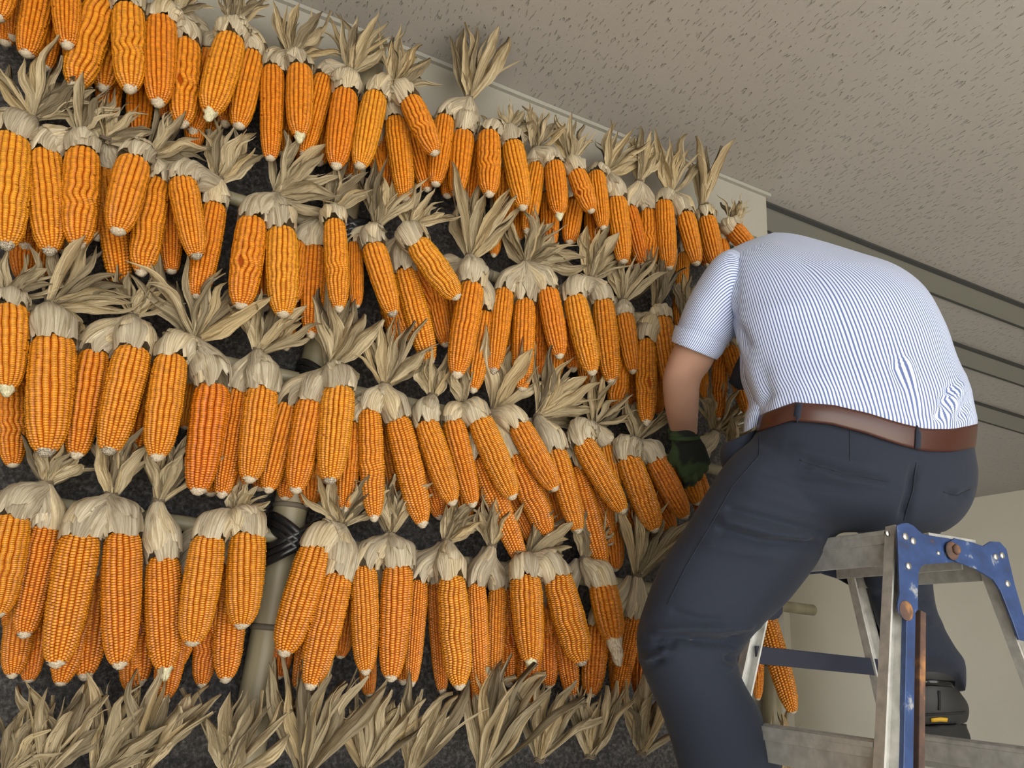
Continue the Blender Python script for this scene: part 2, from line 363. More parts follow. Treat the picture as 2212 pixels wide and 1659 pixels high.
# knots: x, y, lean of the tuft in degrees (right positive), height px, spread deg, leaves
KNOTS = {
'A': [(20,-60,0,60,20,4),(140,-110,0,60,20,4),(215,-40,0,60,20,4),(280,-30,5,50,20,4),(378,28,15,70,25,7),(500,52,10,95,30,9),(625,115,10,100,42,10),(757,152,8,105,30,10),(846,186,14,100,36,10),
      (1013,212,3,128,24,11),(1100,290,-5,62,40,6),(1157,320,6,92,26,9),(1235,348,0,78,28,9),(1310,372,22,102,30,10),(1380,392,8,92,18,8),(1446,415,5,110,22,9),(1517,448,4,135,14,6),(1580,482,20,60,25,5)],
'B': [(70,255,2,132,48,13),(175,290,8,110,32,9),(228,300,30,80,50,7),(318,336,38,105,38,10),(472,386,8,118,26,11),(597,420,38,120,48,12),(708,455,22,100,28,9),(811,485,3,115,24,9),(887,490,18,85,48,9),
      (1015,552,4,150,24,12),(1135,566,32,105,55,11),(1275,600,18,100,34,8),(1346,648,8,105,28,10),(1414,666,8,110,18,8),(1480,690,10,80,25,6)],
'C': [(10,640,20,100,45,8),(110,656,34,140,50,13),(286,682,6,80,40,8),(422,730,-2,160,44,13),(557,757,15,115,38,11),(712,790,8,130,30,12),(832,830,5,120,45,12),(934,854,0,95,25,8),(1002,872,-14,75,14,5),
      (1066,884,14,130,24,9),(1162,898,34,120,42,12),(1282,915,25,90,45,8),(1376,950,10,85,35,8),(1545,930,20,90,60,9),(1588,985,15,85,45,8)],
'D': [(100,1042,6,90,40,8),(240,1068,2,120,22,9),(342,1082,4,120,34,11),(502,1100,28,60,50,8),(737,1132,8,95,55,9),(842,1152,0,105,26,9),(965,1168,30,80,30,7),(1062,1178,-5,90,28,7),(1142,1196,35,100,30,8),(1262,1205,15,80,30,7),(1376,1242,8,145,30,12),(1640,1290,0,70,20,5)],
'E': [(15,1665,20,110,40,8),(92,1672,3,160,26,12),(205,1670,25,150,32,10),(305,1668,8,165,26,11),(490,1672,8,150,38,11),(655,1672,-2,190,28,12),(790,1660,10,150,26,11),(885,1668,14,160,26,11),(1040,1672,12,190,26,13),(1165,1640,18,130,32,11),(1275,1632,0,125,28,11),(1385,1625,8,130,34,11),(1690,1690,30,110,40,7)],
}
ROWNAME = {'A': 'top', 'B': 'second', 'C': 'third', 'D': 'fourth', 'E': 'fifth'}

def smooth_noise(k, s, seed):
    r = np.random.RandomState(seed); ph = r.rand(4) * 6.28; am = r.rand(4) - .5
    return sum(am[i] * math.sin((i + 1) * 2.3 * s + ph[i] + k) for i in range(4))

def ear_mesh(seed):
    """unit ear: length 1 along +z from the husk end, radius 1; every kernel a small dome"""
    r = np.random.RandomState(seed)
    R = [16, 17, 18, 15, 17, 18, 16, 17][seed % 8]; Nk = [44, 48, 43, 46, 50, 42, 45, 47][seed % 8]
    tw = r.uniform(-.35, .35); mess = .26 if seed % 5 == 3 else .07
    shp = r.uniform(-.05, .06)
    def rad(s):
        xs = [0, .025, .07, .2, .5, .75, .88, .955, 1.0]
        ys = [.60, .80, .93, 1.0, .985 + shp, .90 + shp, .77 + shp, .60, .42]
        return np.interp(s, xs, ys)
    V, Fc, C = [], [], []
    for i in range(R):
        off = .5 * (i % 2)
        for j in range(Nk):
            s0 = (j + off) / (Nk + .5); s1 = (j + off + 1) / (Nk + .5)
            if s1 > 1.0: s1 = 1.0
            if s1 - s0 < .004: continue
            wob = .5 * mess * smooth_noise(i * .15, s0 * 4, seed)
            tc = 2 * math.pi * i / R + tw * s0 + wob
            hw = math.pi / R * 1.02
            kr = r.rand(); hgt = r.uniform(.985, 1.03) - (.10 if r.rand() < .012 else 0)
            b = len(V); js = (r.rand() - .5) * .25 * mess / Nk
            for a in (-1, -.5, .5, 1):
                for c in (-1, -.5, .5, 1):
                    s = s0 + js + (s1 - s0) * (c * (1 - .10 * a * a) + 1) / 2
                    dome = ((1 - abs(a) ** 2.4) * (1 - abs(c) ** 2.4)) ** .5
                    rr = rad(min(max(s, 0), 1)) * (.815 + (hgt - .815) * dome)
                    th = tc + a * hw * (1 - .12 * c * c)
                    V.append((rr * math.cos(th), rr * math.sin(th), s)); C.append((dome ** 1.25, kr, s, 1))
            for a in range(3):
                for c in range(3):
                    q = b + a * 4 + c; Fc.append((q, q + 4, q + 5, q + 1))
    # the cob under the kernels
    prof = np.linspace(0, 1, 14); b = len(V)
    for s in prof:
        for k in range(12):
            th = 2 * math.pi * k / 12; q = rad(s) * .80
            V.append((q * math.cos(th), q * math.sin(th), s)); C.append((0, .5, s, 1))
    Fc += [tuple(i + b for i in q) for q in gridfaces(14, 12, True)]
    Fc.append(tuple(b + k for k in range(11, -1, -1))); Fc.append(tuple(b + 13 * 12 + k for k in range(12)))
    me = mesh('kernels', V, Fc)
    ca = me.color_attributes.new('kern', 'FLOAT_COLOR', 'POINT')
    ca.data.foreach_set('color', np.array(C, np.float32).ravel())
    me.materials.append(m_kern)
    return me
EARM = [ear_mesh(s) for s in range(12)]
def tip_mesh(seed, m):
    r = np.random.RandomState(seed + 90); V = []; ns, nk = 8, 12
    for i in range(ns):
        s = i / (ns - 1); q = math.cos(s * 1.45) ** .6
        for k in range(nk):
            th = 2 * math.pi * k / nk; j = 1 + .16 * math.sin(k * 2.1 + i * 1.7) + (r.rand() - .5) * .22
            V.append((q * j * math.cos(th), q * j * math.sin(th), s - .25 + (r.rand() - .5) * .06))
    Fc = gridfaces(ns, nk, True); Fc.append(tuple((ns - 1) * nk + k for k in range(nk))); Fc.append(tuple(range(nk - 1, -1, -1)))
    me = mesh('cob_tip', V, Fc); me.materials.append(m); return me
TIPM = {'w': [tip_mesh(i, m_tipw) for i in range(3)], 'd': [tip_mesh(i + 5, m_tipd) for i in range(2)], 'm': [tip_mesh(i + 9, m_tipy) for i in range(2)]}
TIPM['n'] = TIPM['w']; TIPM['b'] = TIPM['w']

def leaf_mesh(seed, thin=False):
    """unit husk leaf: length 1 along +z, bending towards +y"""
    r = np.random.RandomState(seed + 300); nl, nc = 13, 8
    bend = r.uniform(-.3, .35); tw = r.uniform(-.9, .9); wv = r.uniform(.02, .10); ph = r.rand() * 6
    wd = r.uniform(.025, .05) if thin else r.uniform(.055, .125)
    peak = r.uniform(.25, .75); fold = r.uniform(.35, 1.25) * (1 if r.rand() < .5 else -1); hook = r.uniform(0, 1.6) if r.rand() < .3 else 0
    side = r.uniform(-.18, .18)
    V, UV = [], []; y = z = x = 0.0; a = 0.0
    for i in range(nl):
        t = i / (nl - 1)
        a = bend * t + hook * max(0, t - .6) ** 1.2 * 2.2
        if i: y += math.sin(a) / (nl - 1); z += math.cos(a) / (nl - 1); x += side * t * 2 / (nl - 1)
        pr = (.32 + .68 * min(t / peak, 1) ** .8) * (1 if t < peak else max(0.02, 1 - ((t - peak) / (1 - peak)) ** 1.7))
        wob = wv * math.sin(t * 7 + ph) * t + .03 * math.sin(t * 13 + ph * 2) * t * t
        for c in range(nc):
            u = (c / (nc - 1) - .5) * 2; cw = u * wd * pr * (1 + .16 * math.sin(9 * t + 2 * c + ph) + .10 * math.sin(23 * t + 3 * c))
            off = fold * abs(u) ** 1.3 * wd * pr + .020 * math.sin(c * 2.1 + t * 5 + ph) * (1 if not thin else .3) + (.012 * math.sin(c * 4.4 + 2 * t) if not thin else 0)
            th = tw * t
            dx, dy = cw * math.cos(th) - off * math.sin(th), cw * math.sin(th) + off * math.cos(th)
            V.append((x + dx + wob, y + dy * math.cos(a), z - dy * math.sin(a))); UV.append((c / (nc - 1), t))
    me = mesh('husk_leaf', V, gridfaces(nl, nc), UV); me.materials.append(m_leaf); return me
LEAFM = [leaf_mesh(i) for i in range(18)]; THINM = [leaf_mesh(i + 50, True) for i in range(8)]

def frame_to(axis, spin):
    q = Vector((0, 0, 1)).rotation_difference(Vector(axis)); return (q @ Quaternion((0, 0, 1), spin)).to_matrix().to_4x4()

def husk_strips(K, B, ax, r, n_strips, seed, parent):
    """the peeled-back husk: overlapping strips from the knot K down over the shoulder of the ear at B"""
    rr = random.Random(seed)
    ln = np.linalg.norm(B - K)
    e = max(.45 * ln, .015)
    top = K - Z * .002
    dirK = unit(-Z * 1.0 + N * .35 + unit(B - K) * .5)
    path = bez(top, top + dirK * e, B - ax * e * .9, B + ax * r * .38, 12)
    tan = np.gradient(path, axis=0)
    bul = r * rr.uniform(1.0, 1.16)
    strips = [(2 * math.pi * (k + rr.uniform(-.15, .15)) / n_strips, math.pi / n_strips * rr.uniform(1.3, 1.7), rr.uniform(.95, 1.0), 1.0) for k in range(n_strips)]
    if n_strips > 4:
        strips += [(rr.uniform(-1.5, 1.5), rr.uniform(.45, .9), rr.uniform(.5, 1.04), rr.uniform(1.05, 1.16)) for k in range(rr.choice((2, 3, 3)))]
    for phi, half, over, grow in strips:
        V, UV = [], []; nc, nl = 8, 13
        flare = rr.uniform(-.04, .10); ph = rr.random() * 6; taper = rr.uniform(.15, 1.0); skew = rr.uniform(-.35, .35)
        pleat = rr.uniform(.03, .085); fq = rr.uniform(1.6, 3.0)
        for i in range(nl):
            t = i / (nl - 1)
            for q in range(nc):
                u = (q / (nc - 1) - .5) * 2
                tt = min(1.0, t * over * (1 + (skew * u - .10 * u * u + .05 * math.sin(q * 2.2 + ph)) * .35 * t * t))
                k = tt * 11; j0 = min(int(k), 10); fr = k - j0
                c = path[j0] * (1 - fr) + path[j0 + 1] * fr; tg = unit(tan[j0] * (1 - fr) + tan[j0 + 1] * fr)
                e1 = unit(D - tg * (D @ tg)); e2 = unit(np.cross(tg, e1))
                if e2 @ N < 0: e2 = -e2
                rad = .0085 + (bul - .0085) * min(1, (tt / .62)) ** .72
                if tt > .7: rad += (r * .90 - bul) * (tt - .7) / .3
                rad = rad * (1 + (grow - 1) * min(1, t * 2)) + flare * r * max(0, t - .8) * 2
                hw = half * (1 if t < .8 else 1 - (t - .8) * 5 * (1 - taper) * .8)
                th = phi + u * hw
                ra = rad * (1.0 - .12 * u * u + pleat * math.sin(q * fq + ph + 2.2 * t) + .03 * math.sin(11 * t + ph + q))
                V.append(c + ra * (e1 * math.sin(th) + e2 * math.cos(th))); UV.append((q / (nc - 1) * .9, t * .8))
        obj('husk_leaf', mesh('husk_leaf', V, gridfaces(nl, nc), UV), m_husk, parent, world=True)

LAY = lambda l: .175 - .068 * l if l <= 1 else .107 - .042 * (l - 1)
allears = []
# ears of the rear layers that show only between the front ones
for row in 'ABCD':
    fr = sorted([e for e in EARS[row] if e[5] < .95 and e[0] < 1560], key=lambda e: e[0])
    pairs = [(a_, b_, 0) for a_, b_ in zip(fr, fr[1:])] + [(a_, b_, 1) for a_, b_ in zip(fr, fr[2:])]
    for a_, b_, deep in pairs:
        if rng.random() < (.2 if deep else .7) and b_[0] - a_[0] < (170 if deep else 130):
            tx = (a_[2] + b_[2]) / 2; ty = (a_[3] + b_[3]) / 2; bx = (a_[0] + b_[0]) / 2; by = (a_[1] + b_[1]) / 2
            dy = rng.uniform(5, 50) * (1 if row in 'AD' else .55)
            EARS[row].append((bx, by + dy * .6 + 8, tx + rng.uniform(-8, 8), ty + dy - 8, (a_[4] + b_[4]) * .43, rng.uniform(1.3, 1.9) + .7 * deep, rng.uniform(.5, .85), rng.choice('nnw')))

for row, lst in EARS.items():
    order = sorted(range(len(lst)), key=lambda i: lst[i][0] + lst[i][2])
    cnt = {'front': 0, 'back': 0}; nm = {}
    for i in order:
        k = 'front' if lst[i][5] < .95 else 'back'; cnt[k] += 1; nm[i] = (k, cnt[k])
    for i, (bx, by, tx, ty, wd, lay, shade, tip) in enumerate(lst):
        o = LAY(lay) + rng.uniform(-.004, .004)
        Bp = on(bx, by, o - .012); Tp = on(tx, ty, o + .008 - .012 * max(0, lay - 1))
        ax = unit(Tp - Bp); L = np.linalg.norm(Tp - Bp); depth = proj((Bp + Tp) / 2)[2]
        r = wd * .5 * depth / F * 1.0
        tl = {'n': .012, 'w': .042, 'd': .042, 'm': .10, 'b': .30}[tip] * L
        k, no = nm[i]
        lean = tx - bx
        look = ('golden' if shade < .33 else 'orange' if shade < .66 else 'deep orange')
        tipw = {'n': '', 'w': 'pale-tipped ', 'd': 'dark-tipped ', 'm': 'whitish-tipped ', 'b': 'bare-tipped '}[tip]
        pos = 'leaning left' if lean < -25 else 'leaning right' if lean > 25 else 'hanging straight'
        lab = '%s%s corn ear %s, %s from left in %s layer of %s row' % (tipw, look, pos, ordinal(no), k, ROWNAME[row])
        e = empty('corn_ear', Bp, lab, 'corn', 'corn ears in the %s hanging row' % ROWNAME[row])
        rot = frame_to(ax, rng.uniform(0, 6.28))
        kn = bpy.data.objects.new('kernels', EARM[rng.randrange(12)]); link(kn, e)
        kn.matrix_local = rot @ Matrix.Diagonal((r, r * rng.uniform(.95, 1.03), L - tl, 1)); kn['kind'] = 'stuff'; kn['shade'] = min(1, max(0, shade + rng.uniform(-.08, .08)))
        tr = r * (.38 if tip != 'b' else .52)
        ct = bpy.data.objects.new('cob_tip', rng.choice(TIPM[tip])); link(ct, e)
        ct.matrix_local = Matrix.Translation(Vector(ax * (L - tl))) @ rot @ Matrix.Diagonal((tr, tr, max(tl * 1.3, r * .24), 1))
        if tip in 'bm':
            ct['label'] = 'bare whitish cob end'
        allears.append((row, e, Bp, ax, r, lay, bx, by))

# knots, tufts and the husks that join the ears to them
tufts = {}
for row, lst in KNOTS.items():
    for i, (x, y, lean, hp, spread, nl) in enumerate(sorted(lst)):
        K = on(x, y, .125 if row != 'E' else .135); depth = proj(K)[2]; H = hp * depth / F
        lab = 'dry husk tuft tied over the %s rail, %s from left' % (ROWNAME[row], ordinal(i + 1))
        e = empty('husk_tuft', K, lab, 'husk', 'husk tufts above the %s corn row' % ROWNAME[row])
        tufts.setdefault(row, []).append((K, e))
        nl = int(nl * 1.3)
        for q in range(nl + 6):
            thin = q >= nl
            me = rng.choice(THINM if thin else LEAFM)
            a = math.radians(lean + (spread * ((q + .5) / nl * 2 - 1) if q < nl else rng.uniform(-spread, spread)) * 1.15 + rng.uniform(-7, 7))
            outn = rng.uniform(-.2, .45)
            ax = unit(Z * math.cos(a) + D * math.sin(a) + N * outn)
            # leaf bends towards its own +y: turn that away from the tuft's axis
            away = unit(D * (math.sin(a - math.radians(lean)) + rng.uniform(-.25, .25)) + N * (outn + .25 + rng.uniform(-.2, .3)))
            yv = unit(away - ax * (away @ ax)); xv = np.cross(yv, ax)
            Mx = Matrix((xv, yv, ax)).transposed().to_4x4()
            h = H * 1.22 * rng.uniform(.72, 1.12) * (1.0 if q % 3 else 1.08); wsc = H ** .5 * .36 * rng.uniform(.7, 1.3)
            lf = bpy.data.objects.new('husk_leaf', me); link(lf, e)
            lf.matrix_local = Matrix.Translation(Vector(xv * rng.uniform(-.006, .006) - Z * .004)) @ Mx @ Matrix.Diagonal((wsc, (h + wsc) / 2, h, 1))
        tt = [K - np.zeros(3) + (.0100) * (D * math.cos(q) + N * math.sin(q)) + Z * .002 * math.sin(3 * q) for q in np.linspace(0, 6.283, 15)]
        v1, f1 = tube(tt, .0022, 6, False); v2, f2 = tube([p - Z * .004 for p in tt], .0022, 6, False)
        obj('tie', mesh('tie', *join([(v1, f1), (v2, f2)])), m_tie, e, world=True)
for n_, (row, e, Bp, ax, r, lay, bx, by) in enumerate(allears):
    best = min(tufts[row], key=lambda t: abs((t[0] - Bp) @ D) + .55 * abs((t[0] - Bp)[2] - .05))
    K = best[0].copy()
    if lay > .95: K = K - N * .03
    if (K - Bp)[2] < .02: K[2] = Bp[2] + .035
    husk_strips(K, Bp, ax, r, 6 if lay < .95 else 4, n_ + 500, e)

# ------------------------------------------------------------------ bamboo frame and rubber straps
def bamboo(name, p, q, rad, label, nodes, seed):
    e = empty(name, p, label, 'bamboo pole')
    L = np.linalg.norm(q - p); ts = np.linspace(0, 1, 40)
    path = [p + (q - p) * t for t in ts]
    rd = [rad * (1 + .012 * math.sin(t * 21 + seed)) for t in ts]
    obj('culm', mesh('culm', *tube(path, rd, 18)), m_bam, e, world=True)
    for k in range(nodes):
        t = (k + .5 + .2 * math.sin(seed + k * 2)) / nodes; c = p + (q - p) * t; a = unit(q - p)
        v, f = tube([c - a * .006, c - a * .002, c + a * .002, c + a * .006], [rad * 1.0, rad * 1.09, rad * 1.09, rad * 1.0], 18)
        obj('node_ring', mesh('node_ring', v, f), m_node, e, world=True)
    return e
pole = on(577, 1380, .037); pd = pole @ D
bamboo('bamboo_pole', dn(pd, WN + .037, 0), dn(pd, WN + .037, CEIL - .05), .0345, 'thick upright bamboo pole between the fourth-row corn ears at left', 9, 1)
p2 = on(1668, 1520, .037) @ D
bamboo('bamboo_pole', dn(p2, WN + .037, 0), dn(p2, WN + .037, on(1668, 1150, .037)[2]), .024, 'upright bamboo pole at the right end behind the knee', 9, 4)
railz = {}
for row, lst in KNOTS.items():
    z = np.mean([on(x, y, .1)[2] for x, y, *_ in lst if x < 1560]) - .032
    railz[row] = z
    bamboo('bamboo_rail', dn(-1.62, WN + .078, z), dn(pd + .02, WN + .078, z - .004), .0145, 'left length of horizontal bamboo rail carrying the %s corn row' % ROWNAME[row], 3, 2)
    bamboo('bamboo_rail', dn(pd + .035, WN + .080, z - .006), dn(CORN + {'A': -.13, 'D': .03}.get(row, -.05), WN + .078, z - .004), .0145, 'right length of horizontal bamboo rail carrying the %s corn row' % ROWNAME[row], 5, 3)
for row in 'BCD':
    z = railz[row]; c = dn(pd + .012, WN + .06, z - .01); parts = []
    for s in (-1, 1):
        for k in range(3):
            pts = []
            for q in np.linspace(0, 6.283, 30):
                pts.append(c + N * .054 * math.cos(q) + D * (.050 * math.sin(q)) + Z * (s * .034 * math.sin(q) + (k - 1) * .014))
            parts.append(tube(pts, .0085, 8, False))
    e = obj('rubber_strap', mesh('rubber_strap', *join(parts)), m_black)
    tag(e, 'black rubber strap lashing the %s-row rail to the upright bamboo' % ROWNAME[row], 'strap', 'rubber straps on the bamboo frame')
# ------------------------------------------------------------------ materials of person and ladder
m_shirt = mat('striped_shirt', (.8, .84, .95), .8, spec=.2); g = G(m_shirt)
uv = g.coord('UV'); sx = g.n('ShaderNodeSeparateXYZ'); g.l(uv, sx.inputs[0])
st = g.math('PINGPONG', g.math('MULTIPLY', sx.outputs[0], 2.0), 1.0)
st = g.ramp(st, [(.34, (.13, .18, .40)), (.52, (.70, .78, .95))]); g.base(st)
g.b.inputs['Sheen Weight'].default_value = .15
m_trou = mat('navy_twill', (.040, .052, .082), .85, spec=.25); g = G(m_trou)
co = g.coord()
g.base(g.mix(g.noise(co, 3.5, 3), (.016, .021, .036), (.023, .029, .046)))
g.bump(g.noise(g.mapping(co, (900, 900, 300)), 1.0, 2), .12, .001); g.b.inputs['Sheen Weight'].default_value = .08
m_seam = mat('navy_seam', (.018, .022, .036), .9)
m_belt = mat('brown_leather', (.062, .020, .013), .30, spec=.5); g = G(m_belt)
g.bump(g.noise(g.coord(), 300, 2), .08, .001)
m_skin = mat('skin', (.56, .34, .245), .55, spec=.35); g = G(m_skin)
nz = g.noise(g.coord(), 14, 3); g.base(g.mix(nz, (.40, .225, .16), (.50, .305, .225)))
g.b.inputs['Subsurface Weight'].default_value = .08; g.b.inputs['Subsurface Radius'].default_value = (.01, .004, .002)
m_glove = mat('knit_glove', (.02, .032, .016), .9); g = G(m_glove)
co = g.coord(); g.base(g.ramp(g.noise(co, 16, 2), [(.46, (.010, .012, .010)), (.54, (.035, .062, .022))])); g.bump(g.noise(co, 500, 2), .3, .001)
m_hair = mat('black_hair', (.012, .010, .009), .5)
m_boot = mat('black_boot', (.016, .016, .017), .55); m_strap = mat('glossy_strap', (.008, .008, .009), .15)
m_sole = mat('boot_sole', (.009, .009, .009), .75); m_yel = mat('yellow_badge', (.62, .36, .02), .6)
m_tiec = mat('necktie_cloth', (.025, .035, .06), .6)
m_alu = mat('worn_aluminium', (.62, .62, .59), .5, .45); g = G(m_alu)
nz = g.noise(g.mapping(g.coord(), (45, 45, 45)), 1.0, 4)
g.base(g.ramp(nz, [(.3, (.50, .50, .47)), (.7, (.72, .715, .68))]))
g.l(g.ramp(nz, [(.3, (.62, .62, .62)), (.7, (.42, .42, .42))]), g.b.inputs['Roughness'])
m_blue = mat('chipped_blue_paint', (.05, .12, .36), .38, spec=.6); g = G(m_blue)
nz = g.noise(g.coord(), 26, 5, .65)
g.base(g.ramp(nz, [(.30, (.10, .055, .03)), (.35, (.022, .045, .13)), (.62, (.035, .075, .215)), (.70, (.34, .36, .38))]))
m_rust = mat('rusty_steel', (.11, .065, .05), .75); g = G(m_rust)
g.base(g.ramp(g.noise(g.coord(), 22, 4), [(.35, (.055, .038, .034)), (.56, (.13, .07, .05)), (.68, (.42, .20, .07))]))
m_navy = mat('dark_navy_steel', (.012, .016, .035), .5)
m_rivet = mat('rivet_steel', (.82, .81, .77), .3, 1.0)

# ------------------------------------------------------------------ lofts from pairs of outline points
WAIST = [(0, 0), (.18, -30), (.35, -27), (.5, -13), (.63, 4), (.75, 15), (.87, 13), (1, 0)]
def ring(L, R, z, b, bf=None, prof=None, pk=1.0, Mn=64, raise_=0.0):
    """closed section through outline points L and R at depth z, bulging b towards the lens and bf away from it"""
    bf = b if bf is None else bf
    zl, zr = z if isinstance(z, tuple) else (z, z)
    pl, pr = P(L[0], L[1], zl), P(R[0], R[1], zr)
    c = (pl + pr) / 2; h = (pl - pr) / 2; tw = unit(CAM - c); zm = (zl + zr) / 2
    out = []
    for k in range(Mn):
        ph = -math.pi / 2 + 2 * math.pi * k / Mn
        s, co_ = math.sin(ph), math.cos(ph)
        # near half runs from L (ph=0) over the near point (ph=pi/2) to R (ph=pi)
        q = c + h * co_ + tw * (s * (b if s > 0 else bf))
        if s > 0:
            if prof: q = q + UP * (-np.interp((1 - co_) / 2, [a[0] for a in prof], [a[1] for a in prof]) * pk * zm / F) * min(1, s * 3)
            q = q + UP * (raise_ * s * zm / F)
        out.append(q)
    return np.array(out)
def loft(rings, sub=5):
    R = np.array(rings); n, m, _ = R.shape
    return catmull(R.reshape(n, m * 3), sub).reshape(-1, m, 3)
def solid(Gd):
    n, m, _ = Gd.shape
    f = gridfaces(n, m, True); f.append(tuple(range(m - 1, -1, -1))); f.append(tuple((n - 1) * m + k for k in range(m)))
    return [q for q in Gd.reshape(-1, 3)], f
def sphere(c, r, axes=None, n=12):
    V = []
    axes = np.eye(3) if axes is None else axes
    for i in range(n + 1):
        t = math.pi * i / n
        for k in range(2 * n):
            p_ = math.pi * k / n
            v = np.array([math.sin(t) * math.cos(p_), math.sin(t) * math.sin(p_), math.cos(t)]) * r
            V.append(c + axes.T @ v)
    return V, gridfaces(n + 1, 2 * n, True)
def fuse(name, parts, voxel, smooth_it=6):
    me = mesh('tmp', *join(parts)); o = bpy.data.objects.new('tmp', me); COL.objects.link(o)
    m1 = o.modifiers.new('r', 'REMESH'); m1.mode = 'VOXEL'; m1.voxel_size = voxel; m1.use_smooth_shade = True
    m2 = o.modifiers.new('s', 'SMOOTH'); m2.factor = .5; m2.iterations = smooth_it
    dg = bpy.context.evaluated_depsgraph_get(); r = bpy.data.meshes.new_from_object(o.evaluated_get(dg))
    bpy.data.objects.remove(o); r.name = name; r.materials.clear()
    r.polygons.foreach_set('use_smooth', [True] * len(r.polygons)); return r
def seg_dist(pts, line):
    d_ = np.full(len(pts), 1e9)
    for a_, b_ in zip(line, line[1:]):
        a_ = np.array(a_, float); b_ = np.array(b_, float); ab = b_ - a_
        t = np.clip(((pts - a_) @ ab) / (ab @ ab), 0, 1)
        d_ = np.minimum(d_, np.linalg.norm(pts - a_ - t[:, None] * ab, axis=1))
    return d_
def fold(me, folds):
    """press folds into the cloth where it faces the lens side: (polyline px, height mm, half width px)"""
    n = len(me.vertices); v = np.empty(n * 3); me.vertices.foreach_get('co', v); v = v.reshape(-1, 3)
    nn = np.empty(n * 3); me.vertices.foreach_get('normal', nn); nn = nn.reshape(-1, 3)
    pp = proj(v); face = ((v - CAM) * nn).sum(1) < 0; add = np.zeros(n)
    for line, hgt, wd in folds:
        dist = seg_dist(pp[:, :2], line)
        ends = np.minimum(np.linalg.norm(pp[:, :2] - np.array(line[0]), axis=1), np.linalg.norm(pp[:, :2] - np.array(line[-1]), axis=1))
        add += hgt * .002 * np.exp(-(dist / wd) ** 2) * np.clip(ends / (wd * 2.5), .15, 1)
    v = v + nn * (add * face)[:, None]
    me.vertices.foreach_set('co', v.ravel()); me.update()
def surf_line(me, line, off, step=6):
    """points where the lens's rays through a polyline meet a mesh, lifted off it"""
    bv = BVHTree.FromPolygons([q.co[:] for q in me.vertices], [p_.vertices[:] for p_ in me.polygons])
    out, nrm = [], []
    for a_, b_ in zip(line, line[1:]):
        L = math.dist(a_, b_); m_ = max(2, int(L / step))
        for k in range(m_):
            t = k / m_; x = a_[0] + (b_[0] - a_[0]) * t; y = a_[1] + (b_[1] - a_[1]) * t
            h_ = bv.ray_cast(Vector(CAM), Vector(unit(ray(x, y))))
            if h_[0] is not None:
                nv = np.array(h_[1]); nv = nv if nv @ ray(x, y) < 0 else -nv
                out.append(np.array(h_[0]) + nv * off); nrm.append(nv)
    return np.array(out), np.array(nrm)
def ribbon(name, me, line, wd, th, m, parent, off=.0):
    """flat strap lying on a mesh"""
    p_, nv = surf_line(me, line, off)
    if len(p_) < 3: return None
    tan = np.gradient(p_, axis=0); V = []
    for q, t, a_ in zip(p_, tan, nv):
        s = unit(np.cross(t, a_)) * wd / 2
        V += [q - s, q - s * .9 + a_ * th, q + s * .9 + a_ * th, q + s]
    f = gridfaces(len(p_), 4, True); f += [(3, 2, 1, 0), tuple(len(V) - 4 + k for k in range(4))]
    return obj(name, mesh(name, V, f), m, parent, world=True)

# ------------------------------------------------------------------ person
hip = P(1875, 1010, 1.53)
shirtR = [ring((1655, 945), (2095, 960), 1.53, .122, prof=WAIST), ring((1640, 900), (2111, 915), 1.53, .128, prof=WAIST),
          ring((1630, 868), (2106, 880), 1.535, .132, prof=WAIST, pk=.9), ring((1614, 825), (2096, 833), 1.55, .135, prof=WAIST, pk=.5), ring((1601, 765), (2068, 770), 1.585, .14),
          ring((1586, 712), (2041, 695), 1.62, .145), ring((1573, 655), (1998, 620), 1.655, .145), ring((1563, 603), (1935, 572), 1.69, .135),
          ring((1560, 566), (1850, 543), 1.72, .115), ring((1572, 543), (1775, 520), 1.745, .085), ring((1605, 525), (1715, 505), 1.76, .045), ring((1640, 512), (1672, 502), 1.765, .015)]
sleeveR = [ring((1600, 545), (1625, 690), 1.69, .06), ring((1572, 540), (1598, 705), 1.69, .075), ring((1540, 562), (1590, 722), 1.685, .078), ring((1509, 606), (1583, 732), 1.68, .075),
           ring((1482, 656), (1573, 742), 1.675, .072), ring((1463, 706), (1564, 752), 1.675, .066), ring((1456, 735), (1548, 772), 1.675, .060)]
armR = [ring((1540, 600), (1590, 690), 1.69, .05), ring((1490, 680), (1560, 735), 1.68, .048), ring((1462, 735), (1546, 772), 1.675, .045), ring((1440, 785), (1533, 797), 1.69, .044), ring((1431, 822), (1514, 824), 1.71, .043),
        ring((1433, 860), (1511, 862), 1.75, .041), ring((1439, 900), (1509, 902), 1.80, .036), ring((1447, 930), (1507, 934), 1.85, .030), ring((1455, 942), (1502, 946), 1.86, .022)]
person = None
